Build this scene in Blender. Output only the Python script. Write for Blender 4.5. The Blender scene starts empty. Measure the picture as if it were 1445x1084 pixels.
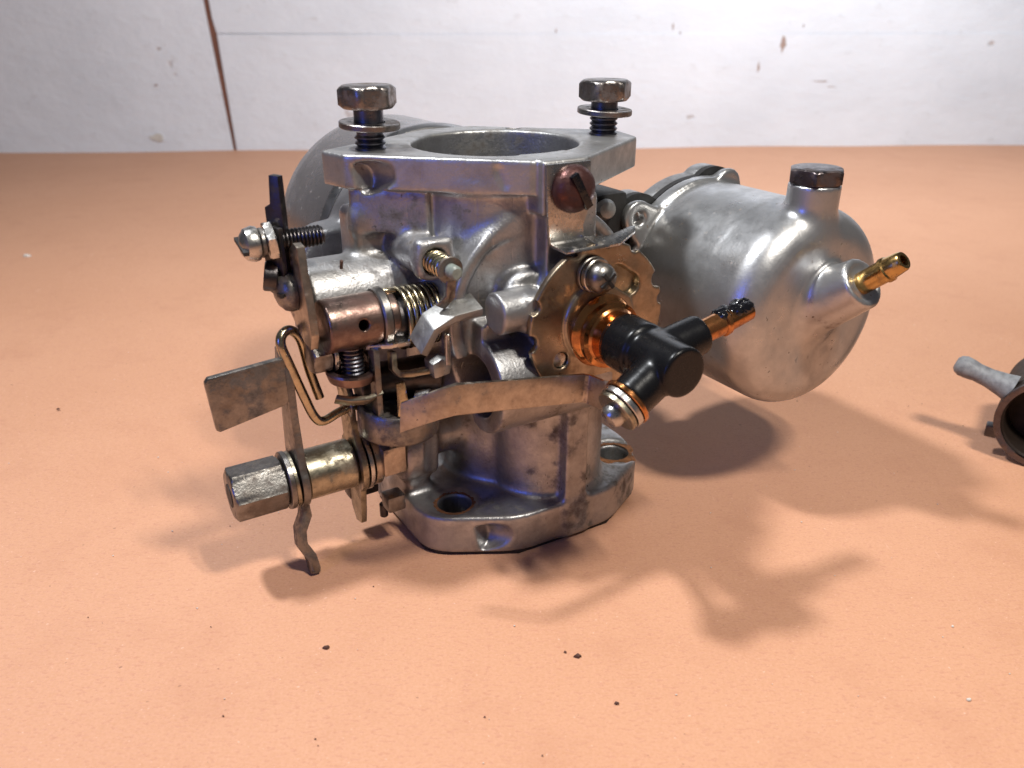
import bpy, bmesh, math, random
import numpy as np
from mathutils import Vector, Matrix
random.seed(7); np.random.seed(7)
S = bpy.context.scene
R = math.radians
COL = S.collection
MM = 0.001

# ------------------------------------------------------------------ camera
cam = bpy.data.cameras.new('camera'); camo = bpy.data.objects.new('camera', cam); COL.objects.link(camo)
camo.location = (0.0045, -0.223, 0.143); camo.rotation_euler = (R(65), 0, 0)
cam.sensor_width = 36; cam.lens = 1150 / 1445 * 36; cam.clip_start = 0.005; cam.clip_end = 20
cam.dof.use_dof = True; cam.dof.focus_distance = 0.225; cam.dof.aperture_fstop = 20
S.camera = camo
# ------------------------------------------------------------------ world and lamps
W = bpy.data.worlds.new('World'); S.world = W; W.use_nodes = True
W.node_tree.nodes['Background'].inputs[0].default_value = (0.88, 0.90, 1.0, 1)
W.node_tree.nodes['Background'].inputs[1].default_value = 0.085
S.view_settings.view_transform = 'Standard'; S.view_settings.look = 'None'
S.view_settings.exposure = 0.0; S.view_settings.gamma = 1.0


def lamp(name, loc, target, sx, sy, power, col):
    l = bpy.data.lights.new(name, 'AREA'); l.shape = 'RECTANGLE'; l.size = sx; l.size_y = sy
    l.energy = power; l.color = col
    o = bpy.data.objects.new(name, l); COL.objects.link(o); o.location = loc
    d = Vector(target) - Vector(loc); o.rotation_euler = d.to_track_quat('-Z', 'Y').to_euler()
    return o


lamp('bench_lamp', (-0.20, -0.02, 0.55), (0.06, 0.0, 0.03), 0.045, 0.045, 2.9, (0.95, 0.97, 1.0))
lamp('overhead_lamp', (0.165, -0.22, 0.52), (0.05, 0.02, 0.03), 0.020, 0.06, 1.3, (1.0, 0.94, 0.85))
lamp('overhead_lamp', (0.215, -0.22, 0.52), (0.05, 0.02, 0.03), 0.020, 0.06, 1.3, (1.0, 0.94, 0.85))
lamp('wall_lamp', (0.32, 0.22, 0.46), (0.27, 0.69, 0.34), 0.36, 0.08, 3.7, (0.92, 0.96, 1.0))
lamp('blue_lamp', (-0.30, -0.34, 0.20), (0, 0, 0.06), 0.13, 0.13, 0.30, (0.08, 0.16, 1.0))

# ------------------------------------------------------------------ materials


def nodes(m):
    m.use_nodes = True; nt = m.node_tree; nt.nodes.clear()
    out = nt.nodes.new('ShaderNodeOutputMaterial'); b = nt.nodes.new('ShaderNodeBsdfPrincipled')
    nt.links.new(b.outputs[0], out.inputs[0])
    return nt, b


def noise(nt, vec, scale, detail=4, rough=0.6):
    n = nt.nodes.new('ShaderNodeTexNoise'); n.inputs['Scale'].default_value = scale
    n.inputs['Detail'].default_value = detail; n.inputs['Roughness'].default_value = rough
    nt.links.new(vec, n.inputs['Vector']); return n.outputs['Fac']


def ramp(nt, fac, a, b, ca=(0, 0, 0, 1), cb=(1, 1, 1, 1)):
    r = nt.nodes.new('ShaderNodeValToRGB'); nt.links.new(fac, r.inputs[0])
    r.color_ramp.elements[0].position = a; r.color_ramp.elements[1].position = b
    r.color_ramp.elements[0].color = ca; r.color_ramp.elements[1].color = cb
    return r.outputs[0]


def mixc(nt, fac, a, b):
    m = nt.nodes.new('ShaderNodeMix'); m.data_type = 'RGBA'
    for s, v in ((m.inputs[0], fac), (m.inputs[6], a), (m.inputs[7], b)):
        if isinstance(v, (int, float)): s.default_value = v
        elif isinstance(v, tuple): s.default_value = v
        else: nt.links.new(v, s)
    return m.outputs[2]


def math_(nt, op, a, b):
    m = nt.nodes.new('ShaderNodeMath'); m.operation = op
    for s, v in ((m.inputs[0], a), (m.inputs[1], b)):
        if isinstance(v, (int, float)): s.default_value = v
        else: nt.links.new(v, s)
    return m.outputs[0]


def c4(c): return (c[0], c[1], c[2], 1)


def metal(name, base, alt, dirt, rough=0.35, dirt_lo=0.60, dirt_hi=0.72, sc=1.0, bump=0.25, metallic=1.0,
          grain=1500, dirt_rough=0.75, dirt_metal=0.15, speck=True, stain=0.38):
    m = bpy.data.materials.new(name); nt, b = nodes(m)
    tc = nt.nodes.new('ShaderNodeTexCoord').outputs['Object']
    big = noise(nt, tc, 45 * sc, 5); mid = noise(nt, tc, 170 * sc, 6, 0.65); fine = noise(nt, tc, grain, 3, 0.6)
    c = mixc(nt, ramp(nt, mid, 0.35, 0.7), c4(base), c4(alt))
    dm = ramp(nt, math_(nt, 'ADD', math_(nt, 'MULTIPLY', big, 0.5), math_(nt, 'MULTIPLY', mid, 0.5)), dirt_lo, dirt_hi)
    if speck:
        sp = noise(nt, tc, 620 * sc, 2, 0.5)
        dm = math_(nt, 'MAXIMUM', dm, math_(nt, 'MULTIPLY', ramp(nt, sp, 0.69, 0.73), ramp(nt, big, 0.40, 0.60)))
    st = noise(nt, tc, 95 * sc, 7, 0.7)
    c = mixc(nt, math_(nt, 'MULTIPLY', ramp(nt, st, 0.46, 0.66), stain), c, c4(tuple(min(1, x * 1.35) for x in dirt)))
    mpn = nt.nodes.new('ShaderNodeMapping'); mpn.inputs['Scale'].default_value = (1, 0.6, 0.06); mpn.inputs['Rotation'].default_value = (0.5, 0.9, 0.3); nt.links.new(tc, mpn.inputs[0])
    scr = ramp(nt, noise(nt, mpn.outputs[0], 900, 2, 0.5), 0.66, 0.74)
    c = mixc(nt, dm, c, c4(dirt)); nt.links.new(c, b.inputs['Base Color'])
    rr = math_(nt, 'ADD', math_(nt, 'MULTIPLY', math_(nt, 'SUBTRACT', mid, 0.5), 0.5), rough)
    rr = math_(nt, 'ADD', math_(nt, 'MULTIPLY', dm, dirt_rough - rough), rr)
    nt.links.new(rr, b.inputs['Roughness'])
    nt.links.new(math_(nt, 'SUBTRACT', metallic, math_(nt, 'MULTIPLY', dm, max(0, metallic - dirt_metal))), b.inputs['Metallic'])
    bp = nt.nodes.new('ShaderNodeBump'); bp.inputs['Strength'].default_value = bump; bp.inputs['Distance'].default_value = 0.0003
    nt.links.new(math_(nt, 'SUBTRACT', math_(nt, 'ADD', math_(nt, 'MULTIPLY', fine, 0.7), mid), math_(nt, 'MULTIPLY', scr, 0.35)), bp.inputs['Height'])
    nt.links.new(bp.outputs[0], b.inputs['Normal'])
    return m


M = {}
M['cast'] = metal('cast_aluminium', (0.43, 0.43, 0.435), (0.28, 0.28, 0.285), (0.095, 0.08, 0.068), 0.42, 0.55, 0.66, bump=0.45, metallic=0.86)
M['machined'] = metal('machined_aluminium', (0.47, 0.47, 0.465), (0.33, 0.33, 0.325), (0.12, 0.10, 0.085), 0.42, 0.56, 0.70, bump=0.32, metallic=0.84)
M['polished'] = metal('polished_aluminium', (0.46, 0.455, 0.455), (0.39, 0.385, 0.385), (0.30, 0.27, 0.24), 0.30, 0.64, 0.8, bump=0.06, stain=0.2)
M['bowl'] = metal('bowl_aluminium', (0.50, 0.505, 0.51), (0.41, 0.415, 0.42), (0.19, 0.145, 0.11), 0.35, 0.63, 0.73, bump=0.12, stain=0.12, metallic=0.85)
M['steel'] = metal('dull_steel', (0.26, 0.25, 0.238), (0.165, 0.155, 0.145), (0.085, 0.062, 0.045), 0.38, 0.52, 0.66, sc=2, bump=0.3)
M['bright'] = metal('bright_steel', (0.58, 0.57, 0.55), (0.45, 0.44, 0.42), (0.22, 0.19, 0.15), 0.28, 0.58, 0.72, sc=2, bump=0.2)
M['dark'] = metal('black_oxide_steel', (0.10, 0.095, 0.10), (0.06, 0.055, 0.055), (0.04, 0.03, 0.025), 0.36, 0.55, 0.7, sc=2, bump=0.25)
M['thread'] = metal('bluish_thread', (0.20, 0.20, 0.23), (0.13, 0.13, 0.15), (0.05, 0.045, 0.04), 0.34, 0.58, 0.74, sc=2, bump=0.2)  # steel with a slightly bluish base colour
M['boltsteel'] = metal('bolt_head_steel', (0.30, 0.28, 0.27), (0.19, 0.175, 0.17), (0.10, 0.075, 0.06), 0.36, 0.50, 0.66, sc=2, bump=0.35)
M['capsteel'] = metal('dark_cap_steel', (0.16, 0.14, 0.145), (0.10, 0.085, 0.085), (0.06, 0.04, 0.035), 0.34, 0.5, 0.66, sc=2, bump=0.3)
M['zinc'] = metal('yellow_zinc_plate', (0.42, 0.385, 0.29), (0.27, 0.245, 0.19), (0.12, 0.09, 0.055), 0.34, 0.52, 0.68, sc=2, bump=0.2)
M['spring'] = metal('spring_wire', (0.55, 0.48, 0.33), (0.42, 0.37, 0.26), (0.16, 0.12, 0.07), 0.26, 0.6, 0.75, sc=2, bump=0.1)
M['stripmetal'] = metal('tarnished_strip', (0.47, 0.415, 0.35), (0.35, 0.30, 0.25), (0.11, 0.08, 0.06), 0.36, 0.56, 0.68, sc=2.2, bump=0.15)
M['discmetal'] = metal('gummed_plate', (0.40, 0.33, 0.25), (0.29, 0.235, 0.17), (0.15, 0.10, 0.06), 0.34, 0.50, 0.70, sc=1.2, bump=0.15, dirt_rough=0.4, dirt_metal=0.6)
M['copper'] = metal('varnished_brass', (0.66, 0.30, 0.11), (0.45, 0.18, 0.065), (0.16, 0.055, 0.02), 0.17, 0.50, 0.66, sc=1.6, bump=0.1, dirt_rough=0.18, dirt_metal=0.7)
M['brass'] = metal('brass', (0.60, 0.39, 0.15), (0.43, 0.27, 0.10), (0.22, 0.13, 0.05), 0.22, 0.56, 0.70, sc=1.8, bump=0.1)
M['rust'] = metal('rusty_screw', (0.10, 0.042, 0.036), (0.065, 0.026, 0.022), (0.04, 0.013, 0.012), 0.34, 0.42, 0.62, sc=2, bump=0.35, metallic=0.75)
M['brownsteel'] = metal('browned_steel', (0.27, 0.20, 0.17), (0.20, 0.13, 0.11), (0.11, 0.055, 0.042), 0.34, 0.46, 0.62, sc=1.3, bump=0.2, dirt_rough=0.4, dirt_metal=0.5)
M['greypaint'] = metal('grey_oxide', (0.42, 0.42, 0.41), (0.33, 0.33, 0.32), (0.18, 0.17, 0.15), 0.5, 0.56, 0.72, sc=2, bump=0.3)


def plain(name, col, rough, bump=0.1, scale=600, spec=0.5, col2=None):
    m = bpy.data.materials.new(name); nt, b = nodes(m)
    tc = nt.nodes.new('ShaderNodeTexCoord').outputs['Object']
    n = noise(nt, tc, scale, 5)
    nt.links.new(mixc(nt, ramp(nt, n, .4, .7), c4(col), c4(col2 or tuple(x * .7 for x in col))), b.inputs['Base Color'])
    nt.links.new(math_(nt, 'ADD', math_(nt, 'MULTIPLY', math_(nt, 'SUBTRACT', n, .5), .3), rough), b.inputs['Roughness'])
    b.inputs['Specular IOR Level'].default_value = spec
    bp = nt.nodes.new('ShaderNodeBump'); bp.inputs['Strength'].default_value = bump; bp.inputs['Distance'].default_value = 0.0003
    nt.links.new(n, bp.inputs['Height']); nt.links.new(bp.outputs[0], b.inputs['Normal'])
    return m


M['leadgrey'] = plain('dull_lead_grey', (0.24, 0.25, 0.26), 0.55, 0.4, 400, 0.4, (0.13, 0.13, 0.14))
M['darkbrown'] = plain('dark_brown_housing', (0.022, 0.014, 0.010), 0.6, 0.4, 300, 0.25)
M['plastic'] = plain('black_plastic', (0.006, 0.006, 0.007), 0.27, 0.14, 350, 0.3)
M['tar'] = plain('tarry_residue', (0.006, 0.006, 0.008), 0.12, 0.8, 500)
M['gasket'] = plain('black_gasket', (0.014, 0.013, 0.013), 0.6, 0.4, 700)
M['pin'] = plain('grey_green_pin', (0.22, 0.25, 0.22), 0.35, 0.2, 800)
M['rustring'] = plain('rust_deposit', (0.24, 0.10, 0.04), 0.8, 0.6, 500, 0.3, (0.06, 0.035, 0.02))
M['chip'] = plain('dark_flake', (0.10, 0.04, 0.025), 0.7)
M['lightchip'] = plain('pale_flake', (0.75, 0.70, 0.62), 0.7)

# paper
m = bpy.data.materials.new('rosin_paper'); nt, b = nodes(m); M['paper'] = m
tc = nt.nodes.new('ShaderNodeTexCoord').outputs['Object']
mp = nt.nodes.new('ShaderNodeMapping'); mp.inputs['Scale'].default_value = (1, 3.0, 1); nt.links.new(tc, mp.inputs[0])
n1 = noise(nt, tc, 9, 4); n2 = noise(nt, mp.outputs[0], 420, 5, 0.7); n3 = noise(nt, tc, 900, 2, 0.5); n4 = noise(nt, tc, 130, 3)
n5 = noise(nt, tc, 1400, 3, 0.6)
c = mixc(nt, ramp(nt, n1, 0.3, 0.7), (0.63, 0.330, 0.192, 1), (0.57, 0.285, 0.158, 1))
c = mixc(nt, math_(nt, 'MULTIPLY', ramp(nt, n2, 0.42, 0.72), 0.6), c, (0.72, 0.395, 0.25, 1))
c = mixc(nt, math_(nt, 'MULTIPLY', ramp(nt, n2, 0.56, 0.30), 0.45), c, (0.46, 0.195, 0.115, 1))
c = mixc(nt, math_(nt, 'MULTIPLY', ramp(nt, n3, 0.70, 0.76), 0.5), c, (0.90, 0.62, 0.48, 1))
c = mixc(nt, math_(nt, 'MULTIPLY', ramp(nt, n5, 0.35, 0.65), 0.22), c, (0.80, 0.46, 0.33, 1))
c = mixc(nt, math_(nt, 'MULTIPLY', ramp(nt, noise(nt, tc, 38, 6, 0.7), 0.52, 0.72), 0.22), c, (0.44, 0.19, 0.115, 1))
mp2 = nt.nodes.new('ShaderNodeMapping'); mp2.inputs['Scale'].default_value = (1, 0.09, 1); mp2.inputs['Rotation'].default_value = (0, 0, 1.15); nt.links.new(tc, mp2.inputs[0])
c = mixc(nt, math_(nt, 'MULTIPLY', math_(nt, 'MULTIPLY', ramp(nt, noise(nt, mp2.outputs[0], 520, 2, 0.5), 0.72, 0.78), ramp(nt, noise(nt, tc, 22, 2), 0.52, 0.62)), 0.55), c, (0.86, 0.60, 0.48, 1))
sp = noise(nt, tc, 560, 1, 0.4)
c = mixc(nt, math_(nt, 'MULTIPLY', ramp(nt, sp, 0.785, 0.81), 0.5), c, (0.20, 0.09, 0.05, 1))
nt.links.new(c, b.inputs['Base Color']); b.inputs['Roughness'].default_value = 0.62; b.inputs['Specular IOR Level'].default_value = 0.35
bp = nt.nodes.new('ShaderNodeBump'); bp.inputs['Strength'].default_value = 0.25; bp.inputs['Distance'].default_value = 0.0005
nt.links.new(math_(nt, 'ADD', n2, math_(nt, 'MULTIPLY', n4, 0.8)), bp.inputs['Height']); nt.links.new(bp.outputs[0], b.inputs['Normal'])

# wall paint
m = bpy.data.materials.new('whitewashed_board'); nt, b = nodes(m); M['paint'] = m
tc = nt.nodes.new('ShaderNodeTexCoord').outputs['Object']
mp = nt.nodes.new('ShaderNodeMapping'); mp.inputs['Scale'].default_value = (0.7, 1, 1.1); nt.links.new(tc, mp.inputs[0])
n1 = noise(nt, mp.outputs[0], 9, 5); n2 = noise(nt, mp.outputs[0], 60, 6, 0.65); n3 = noise(nt, tc, 16, 3, 0.5)
c = mixc(nt, ramp(nt, n1, 0.35, 0.7), (0.76, 0.80, 0.86, 1), (0.66, 0.70, 0.76, 1))
c = mixc(nt, math_(nt, 'MULTIPLY', ramp(nt, n2, 0.60, 0.74), 0.45), c, (0.50, 0.50, 0.51, 1))
chipm = math_(nt, 'MULTIPLY', ramp(nt, n3, 0.70, 0.73), ramp(nt, n2, 0.50, 0.58))
c = mixc(nt, math_(nt, 'MULTIPLY', chipm, 0.85), c, (0.40, 0.30, 0.25, 1))
nt.links.new(c, b.inputs['Base Color']); b.inputs['Roughness'].default_value = 0.7
bp = nt.nodes.new('ShaderNodeBump'); bp.inputs['Strength'].default_value = 0.5; bp.inputs['Distance'].default_value = 0.003
nt.links.new(math_(nt, 'SUBTRACT', math_(nt, 'ADD', n2, n1), chipm), bp.inputs['Height']); nt.links.new(bp.outputs[0], b.inputs['Normal'])
M['chipwood'] = plain('bare_wood', (0.42, 0.33, 0.30), 0.8, 0.5, 90, 0.2, (0.30, 0.20, 0.16))
M['chipgrey'] = plain('stained_paint', (0.62, 0.60, 0.56), 0.8, 0.5, 90, 0.2, (0.52, 0.49, 0.44))
M['wallback'] = plain('brown_wood', (0.20, 0.085, 0.055), 0.8, 0.5, 40)

# ------------------------------------------------------------------ mesh helpers (carburettor coordinates u, v, z in mm)


def V3(*a): return Vector(a)


def new_obj(name, me, mat, parent=None):
    o = bpy.data.objects.new(name, me); COL.objects.link(o)
    if mat: me.materials.append(M[mat] if isinstance(mat, str) else mat)
    if parent: o.parent = parent
    return o


class MB:
    def __init__(s): s.bm = bmesh.new()

    def lathe(s, prof, p0, axis, seg=40, ref=None, closed=True):
        """prof: list of (t along axis, r); closed solid of revolution"""
        ax = Vector(axis).normalized(); p0 = Vector(p0)
        a = Vector((0, 0, 1)) if abs(ax.z) < 0.9 else Vector((1, 0, 0))
        if ref: a = Vector(ref)
        e1 = (a - ax * a.dot(ax)).normalized(); e2 = ax.cross(e1)
        rings = []
        for t, r in prof:
            c = p0 + ax * t
            if r < 1e-6: rings.append([s.bm.verts.new(c)])
            else: rings.append([s.bm.verts.new(c + (e1 * math.cos(k * 2 * math.pi / seg) + e2 * math.sin(k * 2 * math.pi / seg)) * r) for k in range(seg)])
        for A, B in zip(rings, rings[1:]):
            for k in range(seg):
                j = (k + 1) % seg
                q = [A[k % len(A)], A[j % len(A)], B[j % len(B)], B[k % len(B)]]
                q2 = []
                for x in q:
                    if x not in q2: q2.append(x)
                if len(q2) > 2: s.bm.faces.new(q2)
        if closed:
            if len(rings[0]) > 2: s.bm.faces.new(rings[0])
            if len(rings[-1]) > 2: s.bm.faces.new(rings[-1])
        return s

    def cyl(s, p0, p1, r, r1=None, seg=32, ch=0.3):
        p0 = Vector(p0); p1 = Vector(p1); L = (p1 - p0).length; r1 = r if r1 is None else r1
        return s.lathe([(0, max(r - ch, .01)), (ch, r), (L - ch, r1), (L, max(r1 - ch, .01))], p0, p1 - p0, seg)

    def ring(s, p0, axis, ro, ri, h, seg=36, ch=0.2):
        prof = [(0, ri), (0, ro - ch), (ch, ro), (h - ch, ro), (h, ro - ch), (h, ri), (0, ri)]
        return s.lathe(prof, p0, axis, seg, closed=False)

    def hexa(s, p0, axis, af, h, ch=0.8, ref=None, dish=True):
        """hexagon head with chamfered corners"""
        ax = Vector(axis).normalized(); p0 = Vector(p0)
        a = Vector(ref) if ref else (Vector((0, 0, 1)) if abs(ax.z) < .9 else Vector((1, 0, 0)))
        e1 = (a - ax * a.dot(ax)).normalized(); e2 = ax.cross(e1)
        rc = af / 2 / math.cos(math.pi / 6); seg = 48

        def ringv(t, f):
            out = []
            for k in range(seg):
                an = k * 2 * math.pi / seg
                q = (an % (math.pi / 3)) - math.pi / 6
                r = min(af / 2 / math.cos(q), f)
                out.append(s.bm.verts.new(p0 + ax * t + (e1 * math.cos(an) + e2 * math.sin(an)) * r))
            return out
        rs = [ringv(0, af / 2 * .96), ringv(ch * .5, af / 2 * 1.06), ringv(ch, rc), ringv(h - ch, rc), ringv(h - ch * .45, af / 2 * 1.06), ringv(h, af / 2 * .95)]
        for A, B in zip(rs, rs[1:]):
            for k in range(seg):
                j = (k + 1) % seg; s.bm.faces.new([A[k], A[j], B[j], B[k]])
        s.bm.faces.new(rs[0]); s.bm.faces.new(rs[-1])
        return s

    def tube(s, path, r, seg=12, smooth=6, cyc=False):
        P = [Vector(p) for p in path]
        if smooth and len(P) > 2:
            Q = []
            for i in range(len(P) - 1):
                a = P[max(i - 1, 0)]; b_ = P[i]; c_ = P[i + 1]; d = P[min(i + 2, len(P) - 1)]
                for k in range(smooth):
                    t = k / smooth
                    Q.append(0.5 * ((2 * b_) + (c_ - a) * t + (2 * a - 5 * b_ + 4 * c_ - d) * t * t + (3 * b_ - a - 3 * c_ + d) * t ** 3))
            Q.append(P[-1]); P = Q
        t0 = (P[1] - P[0]).normalized()
        n = t0.orthogonal().normalized(); rings = []
        for i, p in enumerate(P):
            t = (P[min(i + 1, len(P) - 1)] - P[max(i - 1, 0)]).normalized()
            n = (n - t * n.dot(t)).normalized(); bb = t.cross(n)
            rr = r(i / (len(P) - 1)) if callable(r) else r
            rings.append([s.bm.verts.new(p + (n * math.cos(k * 2 * math.pi / seg) + bb * math.sin(k * 2 * math.pi / seg)) * rr) for k in range(seg)])
        for A, B in zip(rings, rings[1:]):
            for k in range(seg):
                j = (k + 1) % seg; s.bm.faces.new([A[k], A[j], B[j], B[k]])
        s.bm.faces.new(rings[0]); s.bm.faces.new(rings[-1])
        return s

    def prism(s, pts, ext, bev=0.3):
        """flat polygon (3-D points) extruded by vector ext, bevelled"""
        ext = Vector(ext)
        tmp = bmesh.new()
        A = [tmp.verts.new(Vector(p)) for p in pts]; B = [tmp.verts.new(Vector(p) + ext) for p in pts]
        n = len(pts)
        tmp.faces.new(A); tmp.faces.new(B[::-1])
        for k in range(n): tmp.faces.new([A[k], B[k], B[(k + 1) % n], A[(k + 1) % n]])
        bmesh.ops.recalc_face_normals(tmp, faces=tmp.faces[:])
        if bev:
            ed = [e for e in tmp.edges if e.calc_face_angle(0) > 0.5]
            bmesh.ops.bevel(tmp, geom=ed, offset=bev, segments=2, affect='EDGES', profile=0.6)
        me = bpy.data.meshes.new('x'); tmp.to_mesh(me); tmp.free(); s.bm.from_mesh(me); bpy.data.meshes.remove(me)
        return s

    def plate(s, pts, u0, th, bev=0.25):
        """plate square to the spindle: pts are (v, z)"""
        return s.prism([(u0, p[0], p[1]) for p in pts], (th, 0, 0), bev)

    def box(s, lo, hi, bev=0.4):
        x0, y0, z0 = lo; x1, y1, z1 = hi
        return s.prism([(x0, y0, z0), (x1, y0, z0), (x1, y1, z0), (x0, y1, z0)], (0, 0, z1 - z0), bev)

    def strip(s, path, wid, th, bev=0.2):
        """bent sheet metal: centre line path, width vector, thickness"""
        P = [Vector(p) for p in path]; wv = Vector(wid)
        up, dn = [], []
        for i, p in enumerate(P):
            t = (P[min(i + 1, len(P) - 1)] - P[max(i - 1, 0)]).normalized()
            n = t.cross(wv.normalized()).normalized() * th * .5
            up.append(p + n); dn.append(p - n)
        return s.prism([x - wv * .5 for x in up + dn[::-1]], wv, bev)

    def build(s, name, mat, parent, sharp=38):
        bm = s.bm
        for v_ in bm.verts: v_.co = Vector((v_.co.x, -v_.co.y, v_.co.z)) * MM
        bmesh.ops.recalc_face_normals(bm, faces=bm.faces[:])
        me = bpy.data.meshes.new(name); bm.to_mesh(me); bm.free()
        me.polygons.foreach_set('use_smooth', [True] * len(me.polygons))
        me.set_sharp_from_angle(angle=R(sharp))
        return new_obj(name, me, mat, parent)


def threads(t0, t1, r, pitch=1.25, depth=0.65):
    out = [(t0, r - depth)]; t = t0
    while t < t1 - pitch * .9:
        out += [(t + pitch * .35, r), (t + pitch * .55, r), (t + pitch * .95, r - depth)]; t += pitch
    out += [(t1, r - depth)]
    return out


# ------------------------------------------------------------------ signed-distance casting tools
class Grid:
    def __init__(s, lo, hi, h):
        s.lo = np.array(lo, np.float32); s.h = h
        ax = [np.arange(lo[i], hi[i] + h, h, dtype=np.float32) for i in range(3)]
        s.U = ax[0][:, None, None]; s.V = ax[1][None, :, None]; s.Z = ax[2][None, None, :]

    def cyl(s, ax, c, r, lo, hi, rd=0.0):
        a, b_, t = {'u': (s.V, s.Z, s.U), 'v': (s.U, s.Z, s.V), 'z': (s.U, s.V, s.Z)}[ax]
        d = np.sqrt((a - c[0]) ** 2 + (b_ - c[1]) ** 2) - (r - rd)
        e = np.abs(t - (lo + hi) / 2) - ((hi - lo) / 2 - rd)
        return np.minimum(np.maximum(d, e), 0) + np.sqrt(np.maximum(d, 0) ** 2 + np.maximum(e, 0) ** 2) - rd

    def box(s, lo, hi, rd=0.5):
        q = [np.abs(g - (lo[i] + hi[i]) / 2) - ((hi[i] - lo[i]) / 2 - rd) for i, g in enumerate((s.U, s.V, s.Z))]
        return np.minimum(np.maximum(np.maximum(q[0], q[1]), q[2]), 0) + np.sqrt(np.maximum(q[0], 0) ** 2 + np.maximum(q[1], 0) ** 2 + np.maximum(q[2], 0) ** 2) - rd

    def obox(s, c, e, half, rd=0.5):
        """box turned about z: c centre, e unit direction (u, v) of its first side"""
        x = (s.U - c[0]) * e[0] + (s.V - c[1]) * e[1]; y = -(s.U - c[0]) * e[1] + (s.V - c[1]) * e[0]
        q = [np.abs(x) - (half[0] - rd), np.abs(y) - (half[1] - rd), np.abs(s.Z - c[2]) - (half[2] - rd)]
        return np.minimum(np.maximum(np.maximum(q[0], q[1]), q[2]), 0) + np.sqrt(np.maximum(q[0], 0) ** 2 + np.maximum(q[1], 0) ** 2 + np.maximum(q[2], 0) ** 2) - rd

    def poly(s, pts, z0, z1, rd=0.6, ck=2.5):
        """convex polygon in (u, v), extruded in z"""
        n = len(pts); cx = sum(p[0] for p in pts) / n; cy = sum(p[1] for p in pts) / n; d = None
        for i in range(n):
            a, b_ = pts[i], pts[(i + 1) % n]
            nx, ny = b_[1] - a[1], -(b_[0] - a[0]); L = math.hypot(nx, ny); nx /= L; ny /= L
            if (cx - a[0]) * nx + (cy - a[1]) * ny > 0: nx, ny = -nx, -ny
            k = (s.U - a[0]) * nx + (s.V - a[1]) * ny + rd
            d = k if d is None else smax(d, k, ck)
        e = np.abs(s.Z - (z0 + z1) / 2) - ((z1 - z0) / 2 - rd)
        return np.minimum(np.maximum(d, e), 0) + np.sqrt(np.maximum(d, 0) ** 2 + np.maximum(e, 0) ** 2) - rd

    def seg(s, p0, p1, r0, r1=None, flat=False):
        r1 = r0 if r1 is None else r1
        d = [p1[i] - p0[i] for i in range(3)]; L2 = sum(x * x for x in d)
        t = ((s.U - p0[0]) * d[0] + (s.V - p0[1]) * d[1] + (s.Z - p0[2]) * d[2]) / L2
        tc_ = np.clip(t, 0, 1)
        q = np.sqrt((s.U - p0[0] - d[0] * tc_) ** 2 + (s.V - p0[1] - d[1] * tc_) ** 2 + (s.Z - p0[2] - d[2] * tc_) ** 2) - (r0 + (r1 - r0) * tc_)
        if flat: q = smax(q, np.maximum(-t, t - 1) * math.sqrt(L2), 0.8)
        return q

    def mesh(s, F):
        nx, ny, nz = F.shape; ins = F < 0
        c = ins[:-1, :-1, :-1].astype(np.int8)
        n = sum(ins[i:nx - 1 + i, j:ny - 1 + j, k:nz - 1 + k].astype(np.int8) for i in (0, 1) for j in (0, 1) for k in (0, 1))
        act = (n > 0) & (n < 8); I, J, K = np.nonzero(act); N = len(I)
        idx = np.full(act.shape, -1, np.int32); idx[I, J, K] = np.arange(N)
        val = {(i, j, k): F[I + i, J + j, K + k] for i in (0, 1) for j in (0, 1) for k in (0, 1)}
        acc = np.zeros((N, 3), np.float64); cnt = np.zeros(N)
        for a in val:
            for x in range(3):
                if a[x] == 0:
                    b_ = list(a); b_[x] = 1; b_ = tuple(b_)
                    f0, f1 = val[a], val[b_]; mk = (f0 < 0) != (f1 < 0)
                    t = np.where(mk, f0 / np.where(mk, f0 - f1, 1), 0)
                    p = np.zeros((N, 3)) + np.array(a, float); p[:, x] = t
                    acc[mk] += p[mk]; cnt[mk] += 1
        P = acc / cnt[:, None] + np.stack([I, J, K], 1)
        quads = []
        for x in range(3):
            y, w = (x + 1) % 3, (x + 2) % 3
            sl0 = [slice(None)] * 3; sl1 = [slice(None)] * 3
            sl0[x] = slice(0, -1); sl1[x] = slice(1, None)
            ch = ins[tuple(sl0)] != ins[tuple(sl1)]
            e = np.stack(np.nonzero(ch), 1)
            e = e[(e[:, y] > 0) & (e[:, w] > 0) & (e[:, y] < F.shape[y] - 1) & (e[:, w] < F.shape[w] - 1)]
            flip = ins[tuple(e.T)]
            def g(dy, dw):
                q = e.copy(); q[:, y] -= dy; q[:, w] -= dw; return idx[tuple(q.T)]
            Q = np.stack([g(1, 1), g(0, 1), g(0, 0), g(1, 0)], 1)
            Q[~flip] = Q[~flip][:, ::-1]
            quads.append(Q)
        Q = np.concatenate(quads)
        P = P * s.h + s.lo
        # relax along the surface a little
        for _ in range(2):
            A = np.zeros_like(P); C_ = np.zeros(N)
            for k in range(4):
                np.add.at(A, Q[:, k], P[Q[:, (k + 1) % 4]]); np.add.at(C_, Q[:, k], 1)
                np.add.at(A, Q[:, k], P[Q[:, (k - 1) % 4]]); np.add.at(C_, Q[:, k], 1)
            P = P * .6 + .4 * A / np.maximum(C_, 1)[:, None]
        P[:, 1] *= -1; P *= MM; Q = Q[:, ::-1]
        nrm = np.cross(P[Q[:, 2]] - P[Q[:, 0]], P[Q[:, 3]] - P[Q[:, 1]])
        VN = np.zeros_like(P)
        for k in range(4): np.add.at(VN, Q[:, k], nrm)
        VN /= np.maximum(np.linalg.norm(VN, axis=1), 1e-12)[:, None]
        return P, Q, VN


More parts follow.
